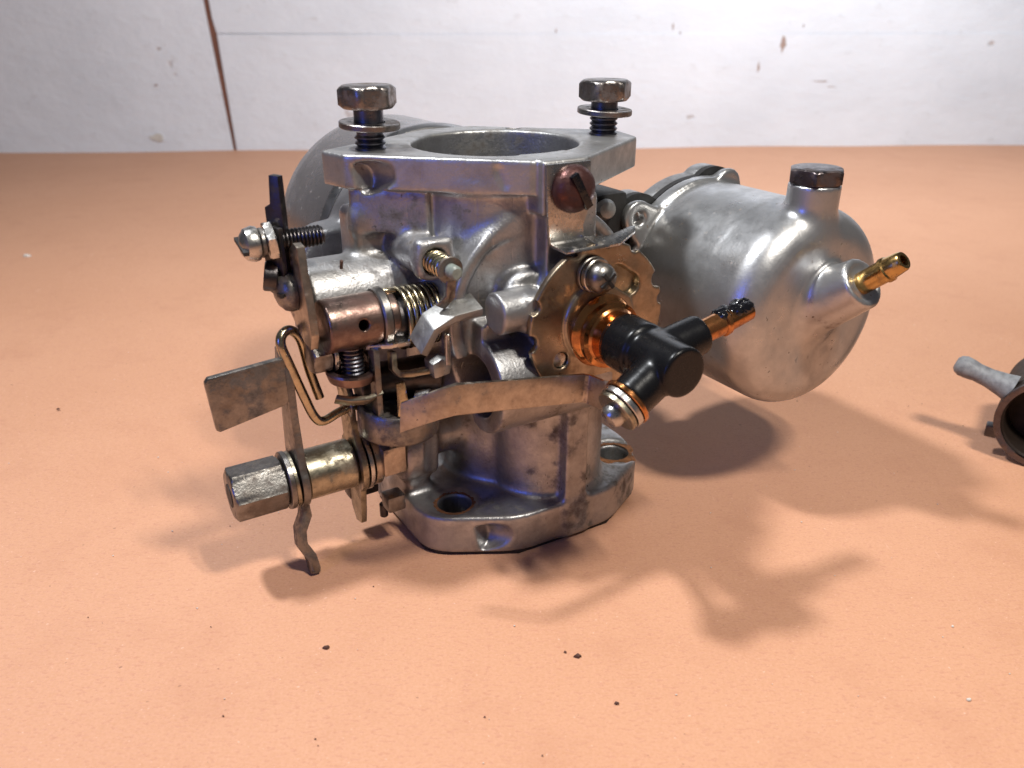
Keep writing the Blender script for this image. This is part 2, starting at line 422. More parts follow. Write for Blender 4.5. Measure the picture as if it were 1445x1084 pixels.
def smin(a, b_, k):
    if k <= 0: return np.minimum(a, b_)
    h = np.clip(.5 + .5 * (b_ - a) / k, 0, 1); return b_ + (a - b_) * h - k * h * (1 - h)


def smax(a, b_, k): return -smin(-a, -b_, k)


def mesh_from(name, P, Q, VN, mat, parent, sel=None):
    if sel is not None:
        Q = Q[sel]; used, inv = np.unique(Q, return_inverse=True); Q = inv.reshape(-1, 4); P = P[used]; VN = VN[used]
    me = bpy.data.meshes.new(name)
    me.vertices.add(len(P)); me.vertices.foreach_set('co', P.ravel())
    me.loops.add(Q.size); me.loops.foreach_set('vertex_index', Q.ravel().astype(np.int32))
    me.polygons.add(len(Q)); me.polygons.foreach_set('loop_start', np.arange(0, Q.size, 4, dtype=np.int32))
    me.polygons.foreach_set('loop_total', np.full(len(Q), 4, np.int32))
    me.update(calc_edges=True); me.polygons.foreach_set('use_smooth', [True] * len(Q))
    me.normals_split_custom_set_from_vertices(VN.tolist())
    return new_obj(name, me, mat, parent)


def tag(o, label=None, cat=None, group=None, kind=None):
    for k, v_ in (('label', label), ('category', cat), ('group', group), ('kind', kind)):
        if v_: o[k] = v_
    return o


# ================================================================== SETTING
# paper covered bench
nx, ny = 120, 110
xs = np.linspace(-1.0, 1.0, nx); ys = np.linspace(-0.6, 0.80, ny)
vv = []
for y in ys:
    for x in xs:
        r = math.hypot(x, y)
        w = min(1, max(0, (r - 0.11) / 0.15))
        z = w * 0.0009 * (math.sin(x * 17 + 1.3 * math.sin(y * 9)) * math.sin(y * 13 + 2 * math.sin(x * 5 + 1)) - 0.4)
        vv.append((x, y, z))
ff = [(j * nx + i, j * nx + i + 1, (j + 1) * nx + i + 1, (j + 1) * nx + i) for j in range(ny - 1) for i in range(nx - 1)]
me = bpy.data.meshes.new('bench_paper'); me.from_pydata(vv, [], ff); me.polygons.foreach_set('use_smooth', [True] * len(ff))
paper = tag(new_obj('bench_paper', me, 'paper'), 'salmon brown building paper covering the workbench top', 'paper', kind='structure')

# whitewashed board wall
wall = bpy.data.objects.new('wall', None); COL.objects.link(wall)
wall.location = (0, 0.692, 0); wall.rotation_euler = (0, 0, R(2.9))
tag(wall, 'whitewashed board wall behind the bench with a dark open seam', 'wall', kind='structure')


def board(name, pts, th, mat, y0=0.0, bev=0.0005):
    bm = bmesh.new()
    A = [bm.verts.new((p[0], y0, p[1])) for p in pts]; B = [bm.verts.new((p[0], y0 + th, p[1])) for p in pts]; n = len(pts)
    bm.faces.new(A); bm.faces.new(B[::-1])
    for k in range(n): bm.faces.new([A[k], B[k], B[(k + 1) % n], A[(k + 1) % n]])
    bmesh.ops.recalc_face_normals(bm, faces=bm.faces[:])
    bmesh.ops.bevel(bm, geom=bm.edges[:], offset=bev, segments=2, affect='EDGES')
    me = bpy.data.meshes.new(name); bm.to_mesh(me); bm.free()
    return new_obj(name, me, mat, wall)


# ------------------------------------------------------------------ wall boards
board('backing', [(-1.1, -0.01), (1.1, -0.01), (1.1, 0.6), (-1.1, 0.6)], 0.01, 'wallback', 0.021)
board('board', [(-1.1, -0.01), (-0.2950, -0.01), (-0.3040, 0.130), (-0.330, 0.6), (-1.1, 0.6)], 0.02, 'paint', 0.001)


def rag(x0, x1, z, amp, n=14):
    return [(x0 + (x1 - x0) * k / n, z + amp * math.sin(k * 2.3) * math.sin(k * .9 + 1)) for k in range(n + 1)]


board('board', [(-0.2915, -0.01), (1.1, -0.01)] + rag(1.1, -0.2958, 0.1150, 0.0004), 0.02, 'paint', 0.0)
board('board', [(-0.2960, 0.1157), (-0.20, 0.1152), (-0.12, 0.1148)] + rag(-0.05, 1.1, 0.1146, 0.0002) + [(1.1, 0.6), (-0.322, 0.6), (-0.2985, 0.130)], 0.02, 'paint', 0.0006)

board('seam_filler', [(-0.310, -0.008), (-0.280, -0.008), (-0.31, 0.59), (-0.34, 0.59)], 0.004, 'wallback', 0.003)  # filler strip added so the deep seam shows brown instead of black
for k, (x, z_, sx, sz) in enumerate(((.290, .106, .0045, .010), (.267, .082, .0016, .007), (-.365, .067, .0025, .0012), (.172, .1215, .001, .004), (.338, .0675, .011, .0009), (.31, .122, .001, .002), (-.372, .014, .010, .008), (.05, .118, .001, .002), (.180, .116, .0015, .001), (.350, .062, .006, .0006))):
    pts = [(x + sx * random.uniform(.4, 1.1) * math.cos(a_), z_ + sz * random.uniform(.35, 1.1) * math.sin(a_)) for a_ in np.linspace(0, 5.9, 11)]
    board('paint_chip', pts, 0.002, 'chipwood' if k != 6 else 'chipgrey', -0.0003, 0.0001)

# ================================================================== CARBURETTOR
root = bpy.data.objects.new('carburettor', None); COL.objects.link(root)
root.rotation_euler = (0, 0, math.atan2(0.515, 0.857))
tag(root, 'grey aluminium carburettor standing on its base flange, float bowl and black elbow attached', 'carburettor')

# ---- body casting
G = Grid((-60, -42, -1), (48, 42, 112), 0.55)
tb = G.cyl('z', (0, 0), 26.5, 45, 104)
tb = smin(tb, G.cyl('z', (7, -4), 22.5, 4, 62), 3)
tb = smin(tb, G.cyl('z', (9.5, 11.3), 17.6, 4, 62), 1.2)
pc = G.cyl('v', (1, 70), 28, -38, 24.5, 1.2)                       # piston chamber drum
pc = smax(pc, -G.cyl('v', (1, 70), 24.6, 22.6, 40, 0.6), 0.8)
d = smin(tb, pc, 3.0)
d = smin(d, G.cyl('v', (0, 70), 39, -37, -27, 0.8), 3)
d = smin(d, G.cyl('v', (-39, 76), 11, -34, -22, 2), 4)
d = smin(d, G.cyl('v', (39, 70), 10, -34, -22, 2), 4)
fl = G.poly([(-44.5, -10), (-42, -1), (-7, 30), (8, 31.2), (38.5, 11.8), (41.5, -2), (9, -31), (-7, -31)], 101.6, 110, 0.35, 0.5)
d = smin(d, fl, 1.6)
d = smin(d, G.box((-5.8, 16, 97), (7.2, 32.6, 110), 0.4), 0.8)     # lug
e = (0.7486, 0.663)                                                # along the flange's front left edge
d = smin(d, G.obox((-30.7, 1.9, 96), e, (10.4, 4.2, 5.2), 0.4), 0.8)
d = smin(d, G.box((-41, -12, 68), (-33, 0, 96), 2), 3)
d = smin(d, G.box((-3.6, 12, 66), (11.5, 31.2, 101), 0.7), 1.5)    # column under the lug
d = smin(d, G.cyl('v', (7.5, 70), 15.5, 8, 35.5, 1.0), 2)          # jet boss
d = smin(d, G.cyl('v', (-7, 76), 7, 8, 29, 1.8), 2.0)
d = smin(d, G.cyl('u', (31.2, 74.6), 5.3, -18.6, -8, 0.5), 1.0)       # plug
d = smin(d, G.box((-13.2, 26.5, 69.0), (-5, 36.4, 79.4), 2.4), 0.5)
d = smin(d, G.cyl('u', (-2, 74.0), 11.0, -55.5, -12, 0.6), 2.5)       # left boss
d = smin(d, G.box((-55.5, -13, 62), (-34, 6, 76), 1.5), 2)
d = smin(d, G.cyl('v', (-28.5, 86.5), 4.8, -12, 20, 0.5), 2)       # lifting pin tube
d = smin(d, G.box((-33.0, 16.2, 82.2), (-22.8, 20.2, 92), 1.6), 1.2)
d = smin(d, G.cyl('u', (25.5, 53.4), 12.8, -20, 14, 0.4), 1.8)       # cross tube
d = smin(d, G.box((-20, 18.5, 60), (-12, 27.5, 70.5), 0.5), 1.2)
d = smin(d, G.cyl('u', (3, 28), 9.0, -35.5, -23.5, 1.6), 2.5)
d = smin(d, G.cyl('u', (-2, 28), 7.0, -30, 0, 1.0), 3)              # spindle boss
d = smin(d, G.box((-33.5, -8, 6), (-25, 5, 26), 2.5), 4)
d = smin(d, G.box((4.0, 15, 2), (11.3, 31.9, 50), 0.4), 1.0)       # front rib
bf = G.poly([(-34, -20), (-34, 15), (-31, 20), (-11, 31.3), (20.5, 32.2), (38, 22.5), (43.5, 10), (43.5, -14), (20, -32), (-11, -31)], 1.0, 13, 1.2)
d = smin(d, bf, 3.0)
# cuts
d = smax(d, -G.cyl('z', (0, 0), 22.2, 66, 130), 0.7)
d = smax(d, -G.cyl('u', (24.6, 53), 8.4, -30, -2, 0.5), 0.5)
d = smax(d, -G.cyl('v', (-28.5, 86.5), 3.3, 10, 30, 0.3), 0.4)
for su in (-1, 1):
    for sv in (-1, 1):
        d = smax(d, -G.cyl('z', (5.7 + su * 28.6, sv * 14.6), 7.8, 12.2, 44 if su < 0 else 22, 3 if su < 0 else 0.5), 0.8)
        d = smax(d, -G.cyl('z', (5.7 + su * 28.6, sv * 14.6), 4.9, 1.8, 30, 0.2), 0.8)
for p in ((-27.5, -13), (17.5, -20)): d = smax(d, -G.cyl('z', p, 2.1, 102, 130), 0.4)
d = smax(d, -G.seg((-23, 26.5, 106.2), (-43.5, -3.0, 104.3), 1.0, 4.2), 0.3) if False else d
def notch(c, e_, n_, r, z0):
    a = (c[0] + e_[0] * 7 + n_[0] * 3.0, c[1] + e_[1] * 7 + n_[1] * 3.0, z0 + .8); b_ = (c[0] - e_[0] * .5 - n_[0] * 1.6, c[1] - e_[1] * .5 - n_[1] * 1.6, z0 - .6)
    return G.seg(a, b_, r, r, True)
d = smax(d, -G.seg((-14.0, 25.6, 107.5), (-12.6, 26.2, 104.0), 1.8, 1.2), 0.5)     # dent
d = smax(d, -notch((-39.0, 1.6), e, (-0.663, 0.7486), 4.0, 104.6), 0.3)
d = smax(d, -notch((-20.5, 26.0), (0.87, 0.492), (-0.492, 0.87), 4.2, 6.5), 0.4)
d = smax(d, -G.cyl('v', (3, 81.5), 1.6, 25, 40, 0.2), 0.3)         # small screw hole in the column
P, Q, VN = G.mesh(d.astype(np.float32)); del d
cz = P[Q].mean(1) / MM
cz[:, 1] *= -1
top = (cz[:, 2] > 101.5) & ((np.hypot(cz[:, 0], cz[:, 1]) > 23.2) | (cz[:, 2] > 109.2))
base = (cz[:, 2] < 13.25) & ~top
mesh_from('mounting_flange', P, Q, VN, 'machined', root, top)
basef = mesh_from('base_flange', P, Q, VN, 'cast', root, base)
mesh_from('throttle_body', P, Q, VN, 'cast', root, ~top & ~base)
# gasket left under the base
gk = [(-33, -19), (-33, 14.6), (-30.3, 19), (-10.8, 30.4), (20, 31.2), (37, 22), (42.3, 9.7), (42.3, -13.5), (20, -31), (-11, -30)]
MB().prism([(p[0], p[1], 0.05) for p in gk], (0, 0, 1.3), 0.2).build('base_gasket', 'gasket', root)
for su in (-1, 1):                                                 # rust crust round the visible stud holes
    rb = MB(); n = 72; cu, cv = 5.7 + su * 28.6, 14.6; rin = []; rou = []; rlo = []
    for k in range(n):
        an = k * 2 * math.pi / n
        w = 5.9 + 1.5 * math.sin(an * 2 + 2.2 * su) ** 2 + 0.5 * math.sin(an * 5 + su) + random.uniform(-.25, .25)
        h = 12.42 + random.uniform(-.08, .14)
        rin.append(rb.bm.verts.new((cu + 5.02 * math.cos(an), cv + 5.02 * math.sin(an), h)))
        rou.append(rb.bm.verts.new((cu + w * math.cos(an), cv + w * math.sin(an), h - .05))); rlo.append(rb.bm.verts.new((cu + (w + .5) * math.cos(an), cv + (w + .5) * math.sin(an), 12.1)))
    for k in range(n):
        q_ = (k + 1) % n; rb.bm.faces.new([rin[k], rin[q_], rou[q_], rou[k]]); rb.bm.faces.new([rou[k], rou[q_], rlo[q_], rlo[k]])
    rb.build('rust_ring', 'rustring', basef)

# ---- dashpot
prof = [(0, 38.5), (2, 39.3), (4, 39.3), (4.5, 38.6), (38, 38.2), (46, 36.8), (52, 33.5), (57, 27.5), (60, 19), (61.3, 9), (61.5, 6.5), (70, 6.3), (71, 5), (71, 0)]
MB().lathe([(0, 0)] + prof, (0, -37.2, 71), (0, -1, 0), 96).build('dashpot', 'polished', root, 50)

# ---- flange bolts with washers
for (bu, bv, hz, wz, tilt) in ((-32.6, -6.2, 119.7, 115.0, 0), (33.2, 3.2, 118.9, 115.3, 14)):
    bo = MB().hexa((bu, bv, hz), (0, 0, 1), 12.7, 5.4, 1.0, ref=(math.cos(R(tilt + 10)), math.sin(R(tilt + 10)), 0)).build('hex_bolt', 'boltsteel', root)
    MB().lathe([(0, 0.1)] + threads(0.2, hz - 108, 3.95, 1.35, 0.55) + [(hz - 107.6, 3.9), (hz - 107.5 + .1, 0.1)] if False else [(0, .1), (0, 3.2)] + threads(0.1, wz - 104.5, 3.9, 1.35, 0.6) + [(wz - 104.4, 3.7), (hz - 103.9, 3.7), (hz - 103.9, .1)], (bu, bv, 104), (0, 0, 1), 28).build('thread', 'thread', bo, 30)
    MB().ring((bu + .1, bv, wz), (0.03, 0.05, 1), 7.6, 3.9, 1.5).build('washer', 'boltsteel', bo)

# ---- lug screw and sheet bracket
br = MB().prism([(-5.6, 32.7, 109.4), (7.0, 32.7, 109.4), (7.0, 32.7, 98), (5.4, 32.7, 94), (6.0, 32.7, 91.0), (-4.4, 32.7, 90.2), (-5.0, 32.7, 98)], (0, 0.9, 0), 0.2)
br.strip([(1, 33.0, 90.9), (1.4, 34.0, 90.0), (2.4, 38.5, 89.4), (3.2, 40.5, 90.2)], (10.6, 0, 0), 0.8, 0.15)
brk = br.build('sheet_bracket', 'bright', root)
MB().prism([(5.8, 33.4, 90.4), (6.0, 39.8, 89.3), (13, 38.8, 89.0), (19.6, 36.2, 90.6), (20.8, 34.6, 91.4), (19.2, 34.0, 91.2), (13, 34.6, 90.0)], (0, 0, 0.8), 0.15).build('bracket_tongue', 'bright', brk)
sc = MB().lathe([(0, 5.6), (1.2, 5.7), (2.6, 5.3), (3.8, 4.3), (4.6, 2.6), (4.8, 0.01)], (1.4, 33.6, 103.4), (0, 1, 0), 40).build('round_head_screw', 'rust', root)
a = R(-60)
MB().prism([(1.4 + 1.0 * math.sin(a) * s1 + 4.6 * math.cos(a) * s2, 37.2, 103.4 - 1.0 * math.cos(a) * s1 + 4.6 * math.sin(a) * s2) for s1, s2 in ((-1, -1), (1, -1), (1, 1), (-1, 1))], (0, 1.35, 0), 0.1).build('slot', 'tar', sc)

# ---- lifting pin with its spring
lp = MB().cyl((-28.5, 12, 86.5), (-28.5, 31.5, 86.5), 1.7, ch=.5).build('lifting_pin', 'pin', root)


def helix(c, ax, r, turns, length, n=26):
    ax = Vector(ax).normalized(); e1 = (Vector((0, 0, 1)) - ax * ax.z).normalized() if abs(ax.z) < .9 else Vector((1, 0, 0)); e2 = ax.cross(e1)
    N = int(turns * n)
    return [Vector(c) + ax * length * k / N + (e1 * math.cos(k * 2 * math.pi / n) + e2 * math.sin(k * 2 * math.pi / n)) * r for k in range(N + 1)]


MB().tube(helix((-28.5, 14, 86.5), (0, 1, 0), 2.6, 7.5, 13.5), 0.42, 8, 0).build('coil_spring', 'spring', lp)
MB().ring((-28.5, 27.6, 86.5), (0, 1, 0), 3.3, 1.7, 0.7).build('clip_washer', 'steel', lp)
MB().strip([(-28.4, 28.0, 84.0), (-28.8, 28.0, 80), (-30.5, 26, 77)], (0, 0.8, 0), 2.6, 0.2).build('clip_tail', 'steel', lp)

# ---- jet housing plate
g2 = Grid((-16, 34.5, 46), (33, 40.5, 94), 0.32)
q = g2.cyl('v', (8.0, 69.8), 20.6, 36.2, 38.2, 0.25)
for an, r_, dist in ((112, 1.6, 21.1), (84, 1.5, 20.9), (60, 1.5, 21.0), (24, 2.4, 20.9), (8, 1.6, 20.9), (186, 2.2, 20.7), (160, 1.8, 20.7), (235, 3, 21.9), (300, 3, 21.9)):
    q = smax(q, -g2.cyl('v', (8.0 + dist * math.cos(R(an)), 69.8 + dist * math.sin(R(an))), r_, 30, 45), 0.3)
q = smin(q, g2.cyl('v', (7.8, 70.4), 10.6, 36.2, 39.2, 0.5), 0.8)
q = smax(q, -g2.seg((13.2, 38, 81.2), (17.6, 38, 78.2), 2.9), 0.3)
q = smax(q, -g2.cyl('v', (-3.2, 61.5), 2.2, 30, 45), 0.3)
jd = mesh_from('jet_plate', *g2.mesh(q.astype(np.float32)), 'discmetal', root)
MB().cyl((7.8, 33.5, 70.4), (7.8, 36.4, 70.4), 16.0, seg=64).build('backing_ring', 'zinc', jd)
MB().lathe([(0, 2.1), (1.5, 1.9), (1.9, 0.01)], (-3.2, 36.0, 61.5), (0, 1, 0), 24).build('dowel', 'bright', jd)
js = MB().lathe([(0, 3.6), (1.6, 3.8), (3.0, 3.2), (3.9, 1.9), (4.1, 0.01)], (5.0, 41.2, 83.0), (0, 1, 0), 32).build('cross_head_screw', 'steel', root)
MB().ring((5.0, 38.25, 83.0), (0, 1, 0), 4.6, 1.8, 1.2).build('washer', 'steel', js)
MB().ring((5.0, 39.5, 83.0), (0.05, 1, 0.04), 4.3, 1.8, 1.5).build('spring_washer', 'bright', js)
for k in range(2):
    a = R(40 + 90 * k)
    MB().prism([(5.0 + .45 * math.sin(a) * s1 + 2.4 * math.cos(a) * s2, 44.3, 83.0 - .45 * math.cos(a) * s1 + 2.4 * math.sin(a) * s2) for s1, s2 in ((-1, -1), (1, -1), (1, 1), (-1, 1))], (0, 1.15, 0), 0.05).build('slot', 'gasket', js)
jx = (8.2, 67.8)
MB().lathe([(0, 9.2), (0.8, 9.6), (1.6, 9.0), (2.2, 8.0), (3.2, 8.6), (4.6, 8.6), (5.0, 7.4), (5.6, 6.9), (8.4, 6.7), (9.6, 7.2), (9.8, 0.1)], (jx[0], 38.9, jx[1]), (0, 1, 0), 56).build('jet_nut', 'copper', root, 30)
# black elbow
g3 = Grid((-12, 44, 46), (34, 76, 86), 0.42)
bx = (math.cos(R(12)), math.sin(R(12)))


bd = Vector((0.86, -0.05, 0.50)).normalized()


def along(t, v_):
    if t <= 0: return tuple(Vector((jx[0], v_, jx[1])) + bd * t)
    return (jx[0] + bx[0] * t, v_, jx[1] + bx[1] * t)



q = g3.cyl('v', jx, 7.1, 47.2, 56.5, 0.8)
q = smin(q, g3.cyl('v', jx, 6.1, 50, 70.6, 0.8), 1.5)
q = smin(q, g3.seg(along(0, 59.5), along(14.5, 59.5), 5.4, 4.9, True), 0.8)
q = smin(q, g3.seg(along(0, 64), along(-12.6, 64), 5.3, 5.2, True), 0.8)
el = mesh_from('jet_elbow', *g3.mesh(q.astype(np.float32)), 'plastic', root)
ba = Vector((bx[0], 0, bx[1]))
nb = Vector(along(13, 59.5))
nip = MB().lathe([(0, 3.0), (8.0, 3.0), (8.3, 3.5), (9.4, 3.5), (9.8, 3.0), (17.2, 2.75), (17.6, 2.4), (17.6, 1.7), (10, 1.6), (10, .01)], nb, ba, 36).build('nipple', 'copper', el)
bl = MB()
for k in range(34):
    t = 8.3 + 8.2 * random.random(); a_ = random.uniform(-1.0, 0.9)
    c0 = nb + ba * t + (Vector((-bx[1], 0, bx[0])) * math.cos(a_) + Vector((0, 1, 0)) * math.sin(a_)) * 2.3
    r0 = random.uniform(1.0, 1.75)
    bl.lathe([(-r0, .01), (-r0 * .7, r0 * .75), (0, r0), (r0 * .7, r0 * .7), (r0, .01)], c0, (random.random(), random.random(), 1), 10)
bl.build('tar_blob', 'tar', el)
ea = Vector(along(-12.5, 64)); ba = bd
MB().ring(ea, -ba, 6.2, 2, 1.2).build('copper_washer', 'copper', el)
MB().ring(ea - ba * 1.4, -ba, 5.9, 2, 1.5).build('washer', 'bright', el)
MB().ring(ea - ba * 3.1, -ba, 5.5, 2, 1.3).build('washer', 'zinc', el)
MB().lathe([(0, 2.9), (1.6, 2.9), (2.6, 2.2), (3.0, .01)], ea - ba * 4.3, -ba, 28).build('screw_head', 'bright', el)

# ---- flat link strip from the elbow to the cam
MB().strip([(-45.5, 33.5, 54.6), (-42, 37, 57.0), (-37.8, 40.8, 59.6), (-35.2, 41.9, 60.3), (-31, 42, 59.7), (0.8, 42.2, 54.6), (2.2, 43.2, 54.3), (3.0, 50, 54.6), (-0.6, 58, 57.0), (-4.0, 61.5, 59.0)], (0.6, 0, 7.7), 1.0, 0.2).build('link_strip', 'stripmetal', root)

# ---- bits at the cross tube
MB().cyl((-9.5, 24.6, 53), (-3, 24.6, 53), 8.3, seg=40).build('bore_shade_disc', 'gasket', root)  # black disc added to paint the shade inside the tube's hole
MB().cyl((-15, 25.0, 49.0), (-3, 25.0, 49.0), 3.6, seg=40).build('brass_plug', 'brownsteel', root)
MB().strip([(-36.8, 26, 68.0), (-33.2, 26, 73.4), (-28, 26, 75.6), (-20.5, 26, 76.0)], (0, 6.6, -2.2), 2.4, 0.5).build('cast_arm', 'greypaint', root)
MB().prism([(-32, 19, 57.6), (-27.5, 19, 58.2), (-26.8, 19, 61.6), (-29.6, 19, 63), (-32.5, 19, 61.8)], (0, 5.5, 0), 0.8).build('stop_lug', 'greypaint', root)
MB().cyl((-29.3, 27, 62), (-29.3, 27, 70.5), 0.8, seg=12).build('stop_pin', 'bright', root)

# ---- throttle spindle, long nut, sleeve, levers
SV, SZ = 3.0, 28.0
ax = (1, 0, 0)
hn = MB().hexa((-81.5, SV, SZ), ax, 12.7, 13.8, 0.7, ref=(0, 0.45, 1)).build('long_hex_nut', 'steel', root)
MB().lathe([(0, 3.2), (.25, 3.2), (.25, .01)], (-81.7, SV, SZ), ax, 28).build('threaded_hole', 'gasket', hn)
MB().ring((-67.5, SV, SZ), ax, 7.9, 3, 1.5).build('washer', 'steel', hn)
MB().ring((-65.9, SV, SZ), (1, .04, .05), 7.6, 3, 1.3).build('spring_washer', 'zinc', hn)
MB().cyl((-62.4, SV, SZ), (-48.6, SV, SZ), 6.9, seg=48, ch=.5).build('spindle_sleeve', 'zinc', root)
MB().cyl((-48, SV, SZ), (-30, SV, SZ), 4.0, seg=32).build('throttle_spindle', 'brass', root)
# lever with its tab and cranked foot
lv = MB()
disc = [(SV + 8.0 * math.cos(a), SZ + 8.0 * math.sin(a)) for a in np.linspace(R(-60), R(40), 9)] + \
       [(SV + 4.2, SZ + 20), (SV + 4.4, SZ + 33), (SV + 2.6, SZ + 37), (SV - 3.0, SZ + 37), (SV - 4.2, SZ + 33), (SV - 4.2, SZ + 20)] + \
       [(SV + 8.0 * math.cos(a), SZ + 8.0 * math.sin(a)) for a in np.linspace(R(140), R(240), 9)]
lv.plate(disc, -64.5, 2.0)
lvr = lv.build('throttle_lever', 'steel', root)
MB().prism([(-82.6, 5.2, 49.0), (-81.8, 5.2, 48.4), (-65.2, 5.2, 51.6), (-64.0, 5.2, 53.2), (-64.0, 5.2, 64.0), (-66.0, 5.2, 64.2), (-82.6, 5.2, 63.0), (-83.5, 5.2, 61.8)], (0, 2.0, 0), 0.5).build('lever_tab', 'steel', lvr)
MB().strip([(-63.6, SV + 1, 21.6), (-63.4, SV + 2, 17.5), (-65.5, SV + 2.6, 13.5), (-65.8, SV + 3, 9), (-64.0, SV + 4, 5.2), (-63.6, SV + 5, 2.0), (-63.8, SV + 5, 0.4)], (0.0, 4.8, 0.6), 2.8, 0.8).build('lever_foot', 'steel', lvr)
# second lever behind the sleeve
l2 = [(SV + 8.6 * math.cos(a), SZ + 8.6 * math.sin(a)) for a in np.linspace(R(-55), R(60), 10)] + [(SV + 2, 40), (SV + 1.6, 49), (SV - 4, 58), (SV - 8.5, 62), (SV - 13, 60.5), (SV - 12, 54), (SV - 7, 47), (SV - 6, 38)] + \
     [(SV + 8.6 * math.cos(a), SZ + 8.6 * math.sin(a)) for a in np.linspace(R(130), R(225), 8)] + [(SV - 4.0, 12), (SV - 1, 8.2), (SV + 3, 9.4), (SV + 4, 14)]
l2o = MB().plate(l2, -48.2, 1.7).build('relay_lever', 'zinc', root)
MB().plate([(SV + 8.4 * math.cos(a), SZ + 8.4 * math.sin(a)) for a in np.linspace(0, R(352), 30)], -45.9, 1.2).build('shim_washer', 'bright', l2o)
st = MB().plate([(SV + 7.8 * math.cos(a), SZ + 7.8 * math.sin(a)) for a in np.linspace(R(-110), R(130), 18)] + [(SV - 8, 36), (SV - 8, 18)], -44.0, 2.2).build('stop_lever', 'stripmetal', root)
MB().box((-42.2, SV + 3.5, 25.5), (-35.6, SV + 8.6, 33.8), 0.5).build('stop_tang', 'stripmetal', st)
MB().box((-41.5, SV + 2, 12.5), (-36.0, SV + 7.5, 17.5), 1.0).build('lower_nub', 'steel', st)
MB().box((-48.5, SV - 9, 13.2), (-39.5, SV - 4, 17.8), 0.8).build('adjusting_lug', 'dark', st)
MB().cyl((-40.5, SV + 1, 8.0), (-40.5, SV + 1, 12.5), 1.2, seg=14).build('lower_pin', 'dark', st)
MB().plate([(SV - 4, 33), (SV + 8, 33.5), (SV + 9, 37), (SV + 6, 40), (SV - 5, 40)], -40.0, 3.2).build('upper_tang', 'bright', st)

# wire link
rod = MB().tube([(-47.0, 5.6, 46.4), (-51.5, 6.0, 45.6), (-56.2, 6.8, 44.6), (-58.4, 7.0, 46.6), (-60.2, 6.8, 52), (-63.0, 6.4, 62), (-64.3, 6, 67.2), (-63.4, 5, 69.6), (-61.0, 4, 69.9), (-58.6, 3.4, 66.5), (-57.2, 3, 58), (-55.6, 4, 50)], 1.25, 12, 8).build('wire_link', 'spring', root)
MB().ring((-48.9, 5.6, 46.4), ax, 2.9, 1.2, 0.7).build('collar', 'steel', rod)
MB().cyl((-47, 5.0, 46.6), (-36, 2.5, 48), 2.2, seg=20).build('link_pin', 'dark', root)
# small hex bolt through the upper cam lever
hb = MB().hexa((-58.4, 8, 63.8), ax, 8.6, 5.0, 0.5, ref=(0, 0.25, 1)).build('small_hex_bolt', 'steel', root)
MB().ring((-53.3, 8, 63.8), ax, 5.2, 2, 1.1).build('washer', 'bright', hb)
MB().cyl((-52.4, 8, 63.8), (-44, 8, 63.8), 2.2, seg=20).build('shank', 'dark', hb)

# trunnion
g4 = Grid((-58, 3, 62), (-34, 21, 83), 0.34)
q = g4.cyl('u', (12, 72.2), 6.7, -55.6, -41.6, 0.7)
q = smin(q, g4.cyl('u', (12, 72.2), 6.0, -42, -37, 0.3), 0.2)
q = smax(q, -g4.seg((-47, 12, 71.2), (-47.2, 24, 75.0), 1.35), 0.25)
tr = mesh_from('trunnion', *g4.mesh(q.astype(np.float32)), 'brownsteel', root)
MB().ring((-41.8, 12, 72.2), (1, 0.02, 0.02), 7.6, 5.2, 2.4, 44, 0.4).build('collar', 'steel', tr)
MB().lathe([(0, .1), (0, 2.6)] + threads(.1, 8.5, 3.0, 1.1, .5) + [(8.6, .1)], (-48.6, 12, 58.5), (0, 0, 1), 24).build('clamp_screw', 'thread', tr, 30)
MB().lathe([(0, 4.2), (.8, 5.6), (3.0, 6.4), (3.6, 6.2), (3.6, 4.6), (1.6, 3.8), (1.6, .1)], (-49.4, 12, 56.2), (0.06, 0, 1), 40).build('screw_cup', 'brownsteel', tr)
# torsion spring
coil = helix((-36.5, 12, 70.8), ax, 7.4, 7.2, 11.5, 30)
sp_ = [Vector((-41.0, 11.5, 77.2)), Vector((-38.6, 11.8, 78.6))] + coil + [coil[-1] + Vector((1.0, 3, -4))]
MB().tube(sp_, 0.72, 10, 0).build('torsion_spring', 'spring', root)
MB().cyl((-38, 12, 70.8), (-22, 14, 70.4), 5.6, seg=32).build('spring_hub', 'dark', root)
MB().prism([(-46, 14.5, 65.0), (-41, 20, 66.4), (-36, 19.5, 65.9), (-35, 12, 68), (-40, 12, 67)], (0.2, 0.3, 1.3), 0.25).build('cam_plate', 'bright', root)
# tangled tangs between the levers
MB().strip([(-40.0, 17, 64.5), (-40.2, 17.5, 60.0), (-39.0, 18, 58.4), (-36, 19, 58.2), (-32, 20.5, 58.8)], (0, 3.0, 0.6), 1.5, 0.3).build('hook_tang', 'zinc', root)
MB().box((-45.2, 14, 44), (-43.6, 18, 66), 0.3).build('cam_strap', 'steel', root)
MB().strip([(-54, 12, 52.6), (-51, 14, 52.0), (-47, 16, 52.2), (-43.5, 17, 53.6)], (0, 2.0, 2.2), 1.4, 0.3).build('curved_tang', 'zinc', root)
MB().strip([(-39.6, 20, 57), (-39, 20.4, 52), (-40, 20.6, 48)], (2.2, 0, 0), 1.2, 0.25).build('spring_tail', 'spring', root)
MB().cyl((-36, 22, 52.5), (-33.4, 25, 53.6), 2.0, seg=20).build('rivet', 'bright', root)
MB().cyl((-46, 6, 52), (-24, 8, 52), 5.2, seg=28).build('cam_spindle', 'dark', root)
MB().lathe([(0, 0.1), (0, 10.2), (.8, 10.8), (7.2, 10.8), (8, 10.2), (8, .1)], (-37.5, 12, 39.5), (0.05, 0, 1), 48).build('cam_drum', 'steel', root)
